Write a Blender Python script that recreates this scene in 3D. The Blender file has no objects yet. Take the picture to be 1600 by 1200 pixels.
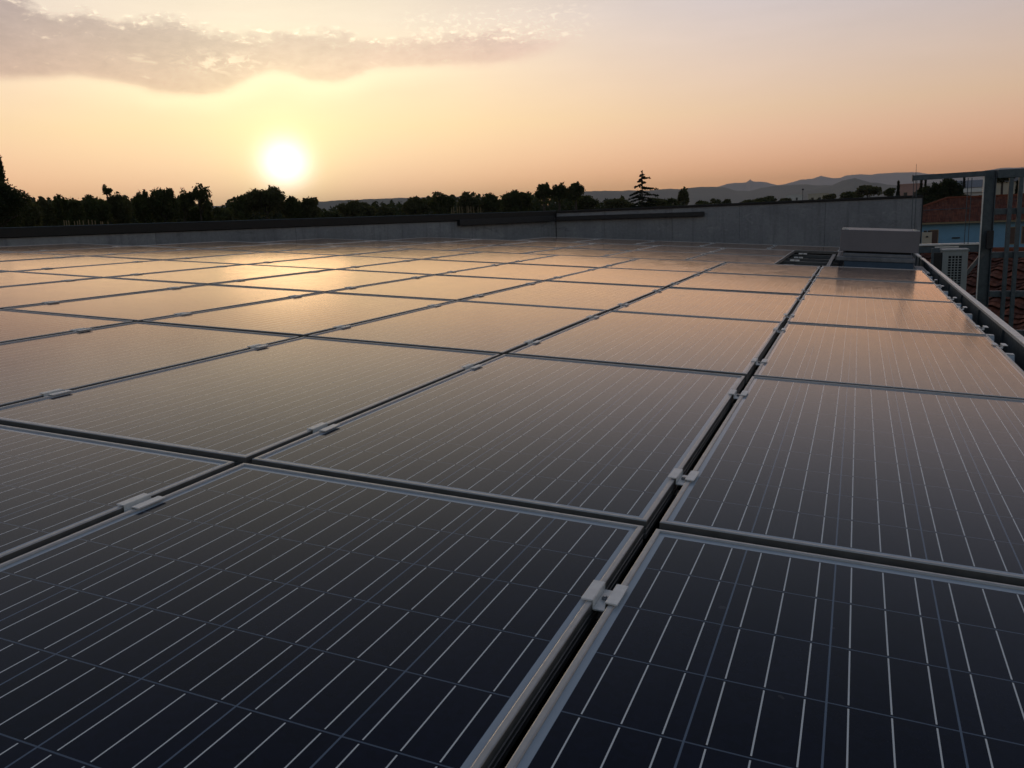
import bpy, math, random
import numpy as np
from mathutils import Matrix, Vector, noise

random.seed(11)
rng = np.random.default_rng(5)
sc = bpy.context.scene
COL = sc.collection
PI = math.pi
rad = math.radians

# ------------------------------------------------------------------ camera
F_PX = 1318.46                       # focal length in pixels of the 1600 x 1200 photograph
CAM = Vector((0.367088, -1.601507, 0.610983))
C_R = Vector((0.926549, 0.374134, -0.039111))
C_D = Vector((0.035235, -0.189830, -0.981185))
C_F = Vector((-0.374519, 0.907738, -0.189070))
cam_data = bpy.data.cameras.new('camera')
cam = bpy.data.objects.new('camera', cam_data)
COL.objects.link(cam)
m = Matrix((C_R, -C_D, -C_F)).transposed().to_4x4()
m.translation = CAM
cam.matrix_world = m
cam_data.sensor_width = 36
cam_data.lens = F_PX / 1600 * 36
cam_data.clip_start = 0.02
cam_data.clip_end = 40000
sc.camera = cam

# ------------------------------------------------------------------ sun, sky
SUN_EL, SUN_AZ = 4.08, -36.48        # degrees; azimuth from +Y towards +X
SUN_DIR = Vector((math.sin(rad(SUN_AZ)) * math.cos(rad(SUN_EL)), math.cos(rad(SUN_AZ)) * math.cos(rad(SUN_EL)), math.sin(rad(SUN_EL))))
sun_d = bpy.data.lights.new('sun', 'SUN')
sun_d.energy = 0.028
sun_d.angle = rad(9)
sun_d.color = (1.0, 0.62, 0.34)
sun = bpy.data.objects.new('sun', sun_d)
sun.rotation_euler = (-SUN_DIR).to_track_quat('-Z', 'Y').to_euler()
COL.objects.link(sun)


class NT:
    """small helper for building node trees"""
    def __init__(self, tree):
        self.t = tree

    def n(self, kind, **kw):
        nd = self.t.nodes.new(kind)
        for k, v in kw.items():
            setattr(nd, k, v)
        return nd

    def put(self, sock, v):
        if isinstance(v, bpy.types.NodeSocket):
            self.t.links.new(v, sock)
        elif v is not None:
            sock.default_value = v

    def math(self, op, a, b=None, c=None, clamp=False):
        nd = self.n('ShaderNodeMath', operation=op, use_clamp=clamp)
        for i, v in enumerate((a, b, c)):
            self.put(nd.inputs[i], v)
        return nd.outputs[0]

    def vmath(self, op, a, b=None):
        nd = self.n('ShaderNodeVectorMath', operation=op)
        self.put(nd.inputs[0], a)
        if b is not None:
            if op == 'SCALE':
                self.put(nd.inputs['Scale'], b)
            else:
                self.put(nd.inputs[1], b)
        return nd.outputs['Value'] if op in ('DOT_PRODUCT', 'LENGTH') else nd.outputs[0]

    def mix(self, f, a, b, mode='MIX'):
        nd = self.n('ShaderNodeMix', data_type='RGBA', blend_type=mode)
        self.put(nd.inputs['Factor'], f)
        self.put(nd.inputs['A'], a)
        self.put(nd.inputs['B'], b)
        return nd.outputs['Result']

    def noise(self, vec, scale, detail=3, rough=.55, dim='3D', dist=0.0):
        nd = self.n('ShaderNodeTexNoise', noise_dimensions=dim)
        self.put(nd.inputs['Vector'], vec)
        nd.inputs['Scale'].default_value = scale
        nd.inputs['Detail'].default_value = detail
        nd.inputs['Roughness'].default_value = rough
        nd.inputs['Distortion'].default_value = dist
        return nd.outputs[0]

    def ramp(self, f, pts, mode='LINEAR'):
        nd = self.n('ShaderNodeValToRGB')
        cr = nd.color_ramp
        cr.interpolation = mode
        while len(cr.elements) < len(pts):
            cr.elements.new(0.5)
        for e, (p, c) in zip(cr.elements, pts):
            e.position = p
            e.color = (*c, 1) if len(c) == 3 else c
        self.put(nd.inputs[0], f)
        return nd.outputs[0]

    def curve(self, f, pts):
        nd = self.n('ShaderNodeFloatCurve')
        cu = nd.mapping.curves[0]
        while len(cu.points) < len(pts):
            cu.points.new(0.5, 0.5)
        for p, (x, y) in zip(cu.points, pts):
            p.location = (x, y)
            p.handle_type = 'AUTO'
        nd.mapping.update()
        self.put(nd.inputs['Value'], f)
        return nd.outputs[0]

    def maprange(self, v, a, b, c=0.0, d=1.0, smooth=False):
        nd = self.n('ShaderNodeMapRange', interpolation_type='SMOOTHSTEP' if smooth else 'LINEAR')
        self.put(nd.inputs[0], v)
        for i, q in enumerate((a, b, c, d)):
            self.put(nd.inputs[i + 1], q)
        return nd.outputs[0]

    def xyz(self, x, y, z):
        nd = self.n('ShaderNodeCombineXYZ')
        for i, v in enumerate((x, y, z)):
            self.put(nd.inputs[i], v)
        return nd.outputs[0]

    def sep(self, v):
        nd = self.n('ShaderNodeSeparateXYZ')
        self.put(nd.inputs[0], v)
        return nd.outputs


def build_world():
    w = bpy.data.worlds.new('World')
    sc.world = w
    w.use_nodes = True
    nt = w.node_tree
    k = NT(nt)
    sky = k.n('ShaderNodeTexSky', sky_type='NISHITA', sun_disc=False)
    sky.sun_elevation = rad(SUN_EL)
    sky.sun_rotation = rad(SUN_AZ)
    sky.air_density = 1.15
    sky.dust_density = 1.0
    sky.ozone_density = 1.0
    # soft shoulder on the very bright part of the dawn sky: a N / (1 + b N), N in units of strength 0.1
    A = Vector((4.45, 4.15, 4.7))
    B = Vector((3.2, 3.55, 6.3))
    N = k.vmath('SCALE', sky.outputs[0], 0.1)
    num = k.vmath('MULTIPLY', N, tuple(A))
    den = k.vmath('ADD', k.vmath('MULTIPLY', N, tuple(B)), (1, 1, 1))
    base = k.vmath('DIVIDE', num, den)
    d = k.vmath('NORMALIZE', k.n('ShaderNodeTexCoord').outputs['Generated'])
    x, y, z = k.sep(d)
    az = k.math('MULTIPLY', k.math('ARCTAN2', x, y), 180 / PI)
    el = k.math('MULTIPLY', k.math('ARCSINE', z), 180 / PI)
    # dust band at the horizon, clearer and bluer higher up
    tint = k.ramp(k.maprange(el, 0, 90), [(0.0, (1.30, .94, 1.24)), (.03, (1.28, .99, 1.20)), (.07, (1.18, 1.11, 1.14)),
                                          (.14, (1.04, 1.13, 1.42)), (.24, (.74, .86, 1.04)), (.45, (.44, .54, .66)), (1.0, (.40, .52, .64))])
    ang = k.math('MULTIPLY', k.math('ARCCOSINE', k.vmath('DOT_PRODUCT', d, tuple(SUN_DIR))), 180 / PI)
    # rosier away from the sun, dim and blue opposite it
    side = k.ramp(k.maprange(ang, 0, 180), [(0.06, (1, 1, 1)), (.16, (1.0, .93, 1.0)), (.27, (1.01, .86, .91)), (.42, (.88, .78, .88)), (.65, (.68, .70, .78)), (1.0, (.62, .68, .78))])
    base = k.vmath('MULTIPLY', k.vmath('MULTIPLY', base, tint), side)

    # ---- cloud bank, laid out in azimuth and elevation
    def aznorm(a):
        return (a + 75) / 65
    an = k.maprange(az, -75, -10)
    bot = [(-75, 7.5), (-60, 8.2), (-51.7, 8.74), (-48.5, 9.0), (-45.8, 8.73), (-43.4, 8.28), (-40.5, 8.2), (-38.5, 8.85), (-37.2, 9.36), (-35.8, 9.3), (-34.3, 8.9),
           (-32.7, 8.95), (-29.8, 9.58), (-26.5, 9.72), (-23.2, 9.72), (-20.4, 10.05), (-16.2, 11.2), (-10, 12.4)]
    top = [(-75, 15.5), (-60, 14.6), (-51.2, 13.6), (-48, 12.6), (-46.8, 12.9), (-45.4, 12.3), (-43.6, 12.7), (-42.5, 12.7), (-40.1, 12.1), (-37.5, 11.9), (-35.5, 12.2),
           (-32.8, 12.0), (-29.7, 11.6), (-27.2, 11.8), (-24.7, 11.9), (-21.5, 11.8), (-16.2, 11.3), (-10, 11.2)]
    cb = k.math('MULTIPLY', k.curve(an, [(aznorm(a), e / 20) for a, e in bot]), 20)
    ct = k.math('MULTIPLY', k.curve(an, [(aznorm(a), e / 20) for a, e in top]), 20)
    pv = k.xyz(az, k.math('MULTIPLY', el, 2.2), 0)
    n1 = k.math('SUBTRACT', k.noise(pv, .35, 4, .5), .5)
    n2 = k.math('SUBTRACT', k.noise(pv, .55, 6, .62), .5)
    n3 = k.noise(pv, 1.5, 5, .65, dist=.4)
    d1 = k.math('ADD', k.math('SUBTRACT', el, cb), k.math('ADD', k.math('MULTIPLY', n1, .7), k.math('MULTIPLY', n2, .35)))
    d2 = k.math('ADD', k.math('SUBTRACT', ct, el), k.math('MULTIPLY', n2, 2.2))
    m1 = k.maprange(d1, -.25, .65, smooth=True)
    m2 = k.maprange(d2, -.15, .75, smooth=True)
    fade = k.maprange(az, -15.5, -22, smooth=True)
    mask = k.math('MULTIPLY', k.math('MULTIPLY', m1, m2), fade)
    # torn holes and thin places
    hole = k.maprange(k.noise(pv, .62, 5, .6, dist=.5), .62, .72, 1.0, .55, smooth=True)
    mask = k.math('MULTIPLY', mask, hole)
    sunny = k.maprange(ang, 32, 6)
    body = k.vmath('MULTIPLY', base, k.mix(k.maprange(d1, .1, 3.0), (.92, .84, .88, 1), (.77, .725, .76, 1)))
    body = k.vmath('MULTIPLY', body, k.mix(k.maprange(az, -34, -54), (1, 1, 1, 1), (.74, .75, .77, 1)))
    shade = k.math('MULTIPLY', k.maprange(n2, -.25, .25, .93, 1.05), k.maprange(n3, .3, .7, .95, 1.05))
    body = k.vmath('SCALE', body, shade)
    rim = k.math('MULTIPLY', k.math('MULTIPLY', k.maprange(d1, -1.5, .05, smooth=True), k.maprange(d1, .42, .10, smooth=True)), k.maprange(ang, 17, 6, .12, 1.0, smooth=True))
    rimt = k.math('MULTIPLY', k.math('MULTIPLY', k.maprange(d2, -.25, .2, smooth=True), k.maprange(d2, .8, .25, smooth=True)),
                  k.math('MULTIPLY', k.maprange(n3, .52, .66, smooth=True), k.math('MULTIPLY', fade, m1)))
    puff = k.math('MULTIPLY', k.maprange(k.noise(pv, 1.9, 5, .66, dist=.6), .5, .66, smooth=True),
                  k.math('MULTIPLY', k.math('MULTIPLY', k.maprange(az, -31, -25, smooth=True), k.maprange(az, -14.5, -19, smooth=True)),
                         k.math('MULTIPLY', k.maprange(el, 10.8, 11.5, smooth=True), k.maprange(el, 13.6, 12.6, smooth=True))))
    puff2 = k.math('MULTIPLY', k.math('MULTIPLY', k.maprange(k.noise(pv, .9, 5, .7, dist=.8), .60, .70, smooth=True), k.maprange(n3, .45, .65)), k.math('MULTIPLY', m1, m2))
    tear = k.math('EXPONENT', k.math('MULTIPLY', -1.0, k.math('ADD', k.math('POWER', k.math('ABSOLUTE', k.math('DIVIDE', k.math('ADD', az, 39.6), 2.2)), 2.0),
                                                              k.math('POWER', k.math('ABSOLUTE', k.math('DIVIDE', k.math('SUBTRACT', el, 10.15), .55)), 2.0))))
    tear = k.math('MULTIPLY', tear, k.maprange(k.noise(pv, 1.3, 5, .7, dist=.8), .46, .60, smooth=True))
    col = k.mix(mask, base, body)
    lit = k.math('ADD', k.math('MULTIPLY', k.math('MULTIPLY', rim, fade), .15), k.math('ADD', k.math('MULTIPLY', rimt, .46), k.math('ADD', k.math('MULTIPLY', puff, .27), k.math('ADD', k.math('MULTIPLY', puff2, .22), k.math('MULTIPLY', tear, .42)))))
    lit = k.math('MULTIPLY', lit, k.maprange(ang, 28, 8, .5, 1.0))
    col = k.vmath('ADD', col, k.vmath('SCALE', (1.0, .85, .55), lit))
    # high thin veil above the bank
    veil = k.math('MULTIPLY', k.math('SUBTRACT', k.noise(k.xyz(k.math('MULTIPLY', az, .35), k.math('MULTIPLY', el, 2.0), 3), .5, 4, .55), .5), k.maprange(el, 3, 12))
    col = k.vmath('SCALE', col, k.math('ADD', 1.0, k.math('MULTIPLY', veil, .12)))
    # ---- aureole and the over-bright disc of the rising sun
    g1 = k.math('EXPONENT', k.math('MULTIPLY', ang, -1 / 2.7))
    g2 = k.math('EXPONENT', k.math('MULTIPLY', -1.0, k.math('POWER', k.math('DIVIDE', ang, 1.42), 2.2)))
    col = k.vmath('ADD', col, k.vmath('SCALE', (.42, .62, .16), g1))
    col = k.vmath('ADD', col, k.vmath('SCALE', (1.3, 1.25, 1.5), g2))
    # below the horizon: dull earth
    col = k.mix(k.maprange(el, -.6, -.2), (.10, .07, .05, 1), col)
    bg = nt.nodes['Background']
    bg.inputs['Strength'].default_value = 0.1
    nt.links.new(k.vmath('SCALE', col, 10.0), bg.inputs['Color'])


build_world()
sc.view_settings.view_transform = 'Standard'
sc.view_settings.look = 'None'
sc.view_settings.exposure = 0.0
sc.view_settings.gamma = 1.0
sc.render.engine = 'CYCLES'
cy = sc.cycles
cy.max_bounces = 6
cy.diffuse_bounces = 3
cy.glossy_bounces = 4
cy.transmission_bounces = 2
cy.volume_bounces = 0
cy.sample_clamp_indirect = 6.0
try:
    cy.use_denoising = True
    cy.denoiser = 'OPENIMAGEDENOISE'
except Exception:
    pass


# ------------------------------------------------------------------ frames of reference
# World origin: the corner where four modules meet just in front of the camera, on the plane of the module tops.
# The roof falls 3.5 degrees towards +X; Y runs along the long side of the modules.
TH = rad(3.5)
ROOF = Matrix(((math.cos(TH), 0, math.sin(TH)), (0, 1, 0), (-math.sin(TH), 0, math.cos(TH)))).to_4x4()
PU, PV = 1.015, 1.6646               # module pitch across and along
GROUND = -6.2


def roof(u, v, n=0.0):
    return ROOF @ Vector((u, v, n))


def sight(px, py):
    return (C_F + C_R * ((px - 800) / F_PX) + C_D * ((py - 600) / F_PX)).normalized()


def far(px, py, dist):
    """the point seen in that direction, at that horizontal distance"""
    d = sight(px, py)
    return CAM + d * (dist / math.hypot(d.x, d.y))


def on_y(px, py, y):
    d = sight(px, py)
    return CAM + d * ((y - CAM.y) / d.y)


# ------------------------------------------------------------------ mesh helpers
class MB:
    """collects shapes and links them as ONE mesh object"""
    def __init__(self):
        self.v, self.f, self.mi = [], [], []

    def face(self, pts, mi=0):
        b = len(self.v)
        self.v += [tuple(p) for p in pts]
        self.f.append(tuple(range(b, b + len(pts))))
        self.mi.append(mi)

    def poly(self, verts, faces, mi=0):
        b = len(self.v)
        self.v += [tuple(p) for p in verts]
        self.f += [tuple(i + b for i in q) for q in faces]
        self.mi += [mi] * len(faces)

    def hexa(self, c, mi=0):
        """eight corners: bottom ring then top ring"""
        self.poly(c, [(3, 2, 1, 0), (4, 5, 6, 7), (0, 1, 5, 4), (1, 2, 6, 5), (2, 3, 7, 6), (3, 0, 4, 7)], mi)

    def box(self, lo, hi, M=None, mi=0):
        x0, y0, z0 = lo
        x1, y1, z1 = hi
        c = [Vector(p) for p in ((x0, y0, z0), (x1, y0, z0), (x1, y1, z0), (x0, y1, z0), (x0, y0, z1), (x1, y0, z1), (x1, y1, z1), (x0, y1, z1))]
        self.hexa([M @ p for p in c] if M else c, mi)

    def bar(self, p, q, w, h, up=(0, 0, 1), mi=0):
        p, q = Vector(p), Vector(q)
        d = (q - p).normalized()
        up = Vector(up)
        s = d.cross(up)
        if s.length < 1e-4:
            s = d.cross(Vector((1, 0, 0)))
        s.normalize()
        t = s.cross(d)
        s, t = s * w / 2, t * h / 2
        self.hexa([p - s - t, p + s - t, q + s - t, q - s - t, p - s + t, p + s + t, q + s + t, q - s + t], mi)

    def tube(self, pts, radii, seg=8, cap=True, mi=0):
        pts = [Vector(p) for p in pts]
        rings = []
        for i, p in enumerate(pts):
            d = (pts[min(i + 1, len(pts) - 1)] - pts[max(i - 1, 0)]).normalized()
            a = d.cross(Vector((0, 0, 1)) if abs(d.z) < .9 else Vector((1, 0, 0))).normalized()
            b = d.cross(a)
            r = radii[i] if hasattr(radii, '__len__') else radii
            rings.append([p + (a * math.cos(2 * PI * j / seg) + b * math.sin(2 * PI * j / seg)) * r for j in range(seg)])
        base = len(self.v)
        for r in rings:
            self.v += [tuple(q) for q in r]
        for i in range(len(rings) - 1):
            for j in range(seg):
                k = (j + 1) % seg
                self.f.append((base + i * seg + j, base + i * seg + k, base + (i + 1) * seg + k, base + (i + 1) * seg + j))
                self.mi.append(mi)
        if cap:
            self.f.append(tuple(base + j for j in range(seg))[::-1])
            self.f.append(tuple(base + (len(rings) - 1) * seg + j for j in range(seg)))
            self.mi += [mi, mi]

    def prism(self, ring, vec, mi=0):
        n = len(ring)
        vec = Vector(vec)
        vs = [Vector(p) for p in ring]
        vs += [p + vec for p in vs]
        self.poly(vs, [tuple(range(n))[::-1], tuple(range(n, 2 * n))] + [(i, (i + 1) % n, n + (i + 1) % n, n + i) for i in range(n)], mi)

    def build(self, name, mats, parent=None, smooth=False, bevel=0.0):
        me = bpy.data.meshes.new(name)
        me.from_pydata(self.v, [], self.f)
        mats = mats if isinstance(mats, (list, tuple)) else [mats]
        for q in mats:
            me.materials.append(q)
        if len(mats) > 1:
            me.polygons.foreach_set('material_index', self.mi)
        if smooth:
            me.polygons.foreach_set('use_smooth', [True] * len(me.polygons))
        me.update()
        o = bpy.data.objects.new(name, me)
        COL.objects.link(o)
        o.parent = parent
        if bevel:
            b = o.modifiers.new('bevel', 'BEVEL')
            b.width = bevel
            b.segments = 2
            b.limit_method = 'ANGLE'
        return o


def tag(o, label=None, cat=None, group=None, kind=None):
    for k, v in (('label', label), ('category', cat), ('group', group), ('kind', kind)):
        if v:
            o[k] = v
    return o


def empty(name, loc=(0, 0, 0), M=None):
    o = bpy.data.objects.new(name, None)
    o.empty_display_size = .1
    COL.objects.link(o)
    if M is not None:
        o.matrix_world = M
    else:
        o.location = loc
    return o


def copy_tree(o, kids, parent=None):
    c = o.copy()
    COL.objects.link(c)
    c.parent = parent
    for ch in kids.get(o.name, ()):
        copy_tree(ch, kids, c)
    return c


# ------------------------------------------------------------------ materials
def mat(name, col, rough=.6, metal=0.0, var=.15, scale=4.0, bump=0.0, bscale=None, col2=None, spec=.5, rvar=0.0, coord='Object', stretch=None):
    mt = bpy.data.materials.new(name)
    mt.use_nodes = True
    nt = mt.node_tree
    k = NT(nt)
    p = nt.nodes['Principled BSDF']
    co = k.n('ShaderNodeTexCoord').outputs[coord]
    if stretch:
        co = k.vmath('MULTIPLY', co, stretch)
    n = k.noise(co, scale, 6, .62)
    c1 = Vector(col)
    if col2 is None:
        a, b = c1 * (1 - var), c1 * (1 + var)
    else:
        a, b = c1, Vector(col2)
    nt.links.new(k.mix(k.maprange(n, .3, .7), (*a, 1), (*b, 1)), p.inputs['Base Color'])
    p.inputs['Roughness'].default_value = rough
    if rvar:
        nt.links.new(k.maprange(k.noise(co, scale * 2.3, 4), .3, .7, rough - rvar, rough + rvar), p.inputs['Roughness'])
    p.inputs['Metallic'].default_value = metal
    p.inputs['Specular IOR Level'].default_value = spec
    if bump:
        bn = k.n('ShaderNodeBump')
        bn.inputs['Strength'].default_value = bump
        bn.inputs['Distance'].default_value = .02
        nt.links.new(k.noise(co, bscale or scale * 4, 5), bn.inputs['Height'])
        nt.links.new(bn.outputs[0], p.inputs['Normal'])
    return mt


def module_glass():
    """solar laminate: 6 x 10 polycrystalline cells with three busbars each, under textured glass; UVs are metres"""
    mt = bpy.data.materials.new('solar_laminate')
    mt.use_nodes = True
    nt = mt.node_tree
    k = NT(nt)
    p = nt.nodes['Principled BSDF']
    uv = k.n('ShaderNodeUVMap').outputs[0]
    x, y, _ = k.sep(uv)
    rnd = k.n('ShaderNodeObjectInfo').outputs['Random']
    pitch, mx, my = .1578, (.99 - .9448) / 2, (1.63 - 1.576) / 2
    cx, cy_ = k.math('SUBTRACT', x, mx), k.math('SUBTRACT', y, my)

    def near(c, off, period, hw):
        dd = k.math('PINGPONG', k.math('SUBTRACT', c, off), period / 2)
        return k.math('LESS_THAN', dd, hw)
    gx = near(cx, -.001, pitch, .0014)
    gy = near(cy_, -.001, pitch, .0013)
    brk = k.math('SUBTRACT', 1.0, near(cy_, -.001, pitch, .0042))
    bus = k.math('MAXIMUM', k.math('MAXIMUM', near(cx, .026, pitch, .0011), near(cx, .078, pitch, .0011)), near(cx, .130, pitch, .0011))
    ins = k.math('MULTIPLY', k.math('MULTIPLY', k.math('GREATER_THAN', cx, 0), k.math('LESS_THAN', cx, .9448)),
                 k.math('MULTIPLY', k.math('GREATER_THAN', cy_, 0), k.math('LESS_THAN', cy_, 1.576)))
    bus = k.math('MULTIPLY', k.math('MULTIPLY', bus, brk), ins)
    # crystal grains, and each cell a little different from the next
    shift = k.xyz(k.math('MULTIPLY', rnd, 37.0), k.math('MULTIPLY', rnd, 91.0), 0)
    co = k.vmath('ADD', uv, shift)
    cell = k.xyz(k.math('FLOOR', k.math('DIVIDE', cx, pitch)), k.math('FLOOR', k.math('DIVIDE', cy_, pitch)), k.math('MULTIPLY', rnd, 50))
    wn = k.n('ShaderNodeTexWhiteNoise', noise_dimensions='3D')
    nt.links.new(cell, wn.inputs[0])
    vor = k.n('ShaderNodeTexVoronoi', feature='F1')
    nt.links.new(co, vor.inputs['Vector'])
    vor.inputs['Scale'].default_value = 95
    grain = k.math('ADD', k.math('MULTIPLY', k.sep(vor.outputs['Color'])[0], .5), k.math('MULTIPLY', wn.outputs[0], .5))
    cellc = k.mix(grain, (.0028, .0044, .012, 1), (.0070, .0098, .027, 1))
    c = k.mix(k.math('MAXIMUM', gx, k.math('MULTIPLY', gy, .75)), cellc, (.17, .21, .27, 1))
    c = k.mix(bus, c, (.95, .92, .86, 1))
    c = k.mix(ins, (.52, .56, .60, 1), c)
    # thin film of dust, and a few dried drops
    du = k.noise(co, 3.2, 6, .7)
    st = k.noise(k.vmath('MULTIPLY', co, (26, 2.6, 1)), 1.0, 4, .6)
    film = k.math('MULTIPLY', k.math('ADD', k.maprange(du, .36, .75, .001, .020), k.maprange(st, .45, .8, 0, .012)), k.maprange(rnd, 0, 1, .3, 1.0))
    sp = k.n('ShaderNodeTexVoronoi', feature='F1')
    nt.links.new(k.vmath('ADD', co, k.vmath('SCALE', k.xyz(du, st, 0), .05)), sp.inputs['Vector'])
    sp.inputs['Scale'].default_value = 9
    spot = k.math('MULTIPLY', k.math('LESS_THAN', sp.outputs['Distance'], .055), k.math('GREATER_THAN', k.sep(sp.outputs['Color'])[1], .72))
    film = k.math('ADD', film, k.math('MULTIPLY', spot, .075))
    c = k.mix(film, c, (.52, .48, .43, 1))
    nt.links.new(c, p.inputs['Base Color'])
    ro = k.math('ADD', k.maprange(du, .3, .75, .10, .155), k.maprange(st, .4, .8, 0, .04))
    p.inputs['Roughness'].default_value = .6
    p.inputs['Specular IOR Level'].default_value = 0.0
    # the fine pyramids of solar glass, and slight sag
    bn = k.n('ShaderNodeBump')
    bn.inputs['Strength'].default_value = .06
    bn.inputs['Distance'].default_value = .002
    nt.links.new(k.math('ADD', k.math('MULTIPLY', k.noise(co, 420, 2), .25), k.math('MULTIPLY', k.noise(co, 6, 2), .5)), bn.inputs['Height'])
    # anti-reflective front: little at steep angles, strong towards grazing
    fr = k.n('ShaderNodeFresnel')
    fr.inputs['IOR'].default_value = 1.46
    fac = k.math('MINIMUM', k.math('MULTIPLY', k.math('POWER', fr.outputs[0], 1.5), 1.55), .96)
    gl = k.n('ShaderNodeBsdfGlossy', distribution='MULTI_GGX')
    nt.links.new(k.mix(k.maprange(fac, .05, .5), (.86, .93, 1.0, 1), (1.0, .85, .755, 1)), gl.inputs['Color'])
    nt.links.new(ro, gl.inputs['Roughness'])
    nt.links.new(bn.outputs[0], gl.inputs['Normal'])
    mx_ = k.n('ShaderNodeMixShader')
    nt.links.new(fac, mx_.inputs[0])
    nt.links.new(p.outputs[0], mx_.inputs[1])
    nt.links.new(gl.outputs[0], mx_.inputs[2])
    nt.links.new(mx_.outputs[0], nt.nodes['Material Output'].inputs['Surface'])
    return mt


M_GLASS = module_glass()


def wallmat():
    """grey render with smudges, runs from the coping and patched places"""
    mt = bpy.data.materials.new('weathered_render')
    mt.use_nodes = True
    nt = mt.node_tree
    k = NT(nt)
    p = nt.nodes['Principled BSDF']
    co = k.n('ShaderNodeTexCoord').outputs['Object']
    rnd = k.n('ShaderNodeObjectInfo').outputs['Random']
    big = k.noise(co, .9, 6, .65, dist=.6)
    run = k.noise(k.vmath('MULTIPLY', co, (9, 9, .7)), 1.0, 4, .6)
    fine = k.noise(co, 22, 5, .7)
    blot = k.noise(k.vmath('MULTIPLY', co, (1, 1, 2.2)), 2.6, 5, .7, dist=1.0)
    c = k.mix(k.maprange(big, .32, .68), (.235, .235, .245, 1), (.35, .345, .35, 1))
    c = k.mix(k.maprange(run, .52, .72, 0, .55), c, (.165, .165, .17, 1))
    c = k.mix(k.maprange(blot, .60, .70, 0, .55), c, (.44, .43, .42, 1))
    c = k.mix(k.maprange(blot, .40, .33, 0, .5), c, (.15, .15, .16, 1))
    c = k.vmath('SCALE', c, k.math('MULTIPLY', k.maprange(fine, .3, .7, .86, 1.12), k.maprange(rnd, 0, 1, .94, 1.07)))
    nt.links.new(c, p.inputs['Base Color'])
    p.inputs['Roughness'].default_value = .85
    bn = k.n('ShaderNodeBump')
    bn.inputs['Strength'].default_value = .25
    bn.inputs['Distance'].default_value = .01
    nt.links.new(fine, bn.inputs['Height'])
    nt.links.new(bn.outputs[0], p.inputs['Normal'])
    return mt


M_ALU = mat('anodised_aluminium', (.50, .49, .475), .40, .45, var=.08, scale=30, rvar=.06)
M_ALU_SHADE = mat('anodised_shaded_side', (.19, .175, .16), .5, .3, var=.2, scale=20)  # darker than the frame tops: shade of the gaps put into the colour
M_ALU_RAW = mat('mill_aluminium', (.86, .84, .80), .42, .25, var=.10, scale=45, rvar=.08)
M_RAIL = mat('rail_aluminium', (.15, .16, .165), .5, .7, var=.12, scale=18)
M_STEEL = mat('stainless_bolt', (.30, .31, .33), .3, 1.0)
M_BOLT = mat('blue_passivated_bolt', (.05, .08, .22), .35, .6)
M_DECK = mat('roof_membrane', (.016, .016, .017), .95, var=.3, scale=3, bump=.3, spec=.05)
M_WALL = wallmat()
M_FACADE = mat('facade_render', (.30, .29, .28), .85)
M_COPING = mat('black_coping', (.010, .009, .009), .45, var=.3, scale=8, spec=.4)
M_DUCT = mat('dark_duct', (.018, .017, .018), .5, var=.3, scale=8)
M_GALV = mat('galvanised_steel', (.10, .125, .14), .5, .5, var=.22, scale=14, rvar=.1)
M_GALV_LIT = mat('galvanised_lit_edge', (.80, .79, .75), .32, .2, var=.15, scale=14)  # paler copy of the galvanised steel, light on the edges painted in
M_ACRYL = mat('acrylic_skylight', (.225, .205, .215), .45, var=.08, scale=3)
M_CURB = mat('skylight_curb', (.06, .085, .11), .5, var=.2, scale=5)
M_FLASH = mat('lead_flashing', (.22, .22, .23), .55, .2, var=.3, scale=9)
M_AC = mat('cream_enamel', (.34, .36, .35), .45, var=.06, scale=6)
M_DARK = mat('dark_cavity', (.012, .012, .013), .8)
M_BARK = mat('bark', (.055, .042, .032), .9, var=.3, scale=9, bump=.4)
M_GRASS = mat('field_grass', (.035, .05, .018), .95, scale=.05, col2=(.07, .065, .03))
M_HILL = mat('wooded_hill', (.12, .13, .11), .95, scale=.012, col2=(.18, .18, .15))
M_ROCK = mat('mountain', (.32, .31, .31), .95, scale=.004, col2=(.42, .40, .39))
M_BLUE = mat('blue_painted_render', (.18, .36, .52), .8, var=.10, scale=.8)
M_CREAM = mat('cream_render', (.52, .46, .36), .85, var=.1, scale=.5)
M_WHITE = mat('white_render', (.62, .60, .56), .85, var=.08, scale=.5)
M_PINK = mat('pink_render', (.50, .30, .25), .85, var=.08, scale=.3)
M_SHUT = mat('brown_shutter', (.10, .055, .04), .6, var=.2, scale=3)
M_GREYP = mat('grey_window', (.03, .035, .04), .2, var=.2, scale=1)
M_FASC = mat('eaves_board', (.30, .24, .15), .7)
M_STAKE = mat('bleached_wood', (.30, .22, .12), .8)


def leafmat(name, a, b):
    """leaves that let some of the low sun through"""
    mt = bpy.data.materials.new(name)
    mt.use_nodes = True
    nt = mt.node_tree
    k = NT(nt)
    p = nt.nodes['Principled BSDF']
    n = k.noise(k.n('ShaderNodeTexCoord').outputs['Object'], .9, 4, .6)
    c = k.mix(k.maprange(n, .3, .7), (*a, 1), (*b, 1))
    nt.links.new(c, p.inputs['Base Color'])
    p.inputs['Roughness'].default_value = .7
    p.inputs['Specular IOR Level'].default_value = .2
    tr = k.n('ShaderNodeBsdfTranslucent')
    nt.links.new(k.vmath('MULTIPLY', c, (1.5, 1.25, .6)), tr.inputs['Color'])
    ms = k.n('ShaderNodeMixShader')
    ms.inputs[0].default_value = .38
    nt.links.new(p.outputs[0], ms.inputs[1])
    nt.links.new(tr.outputs[0], ms.inputs[2])
    nt.links.new(ms.outputs[0], nt.nodes['Material Output'].inputs['Surface'])
    return mt


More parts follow.
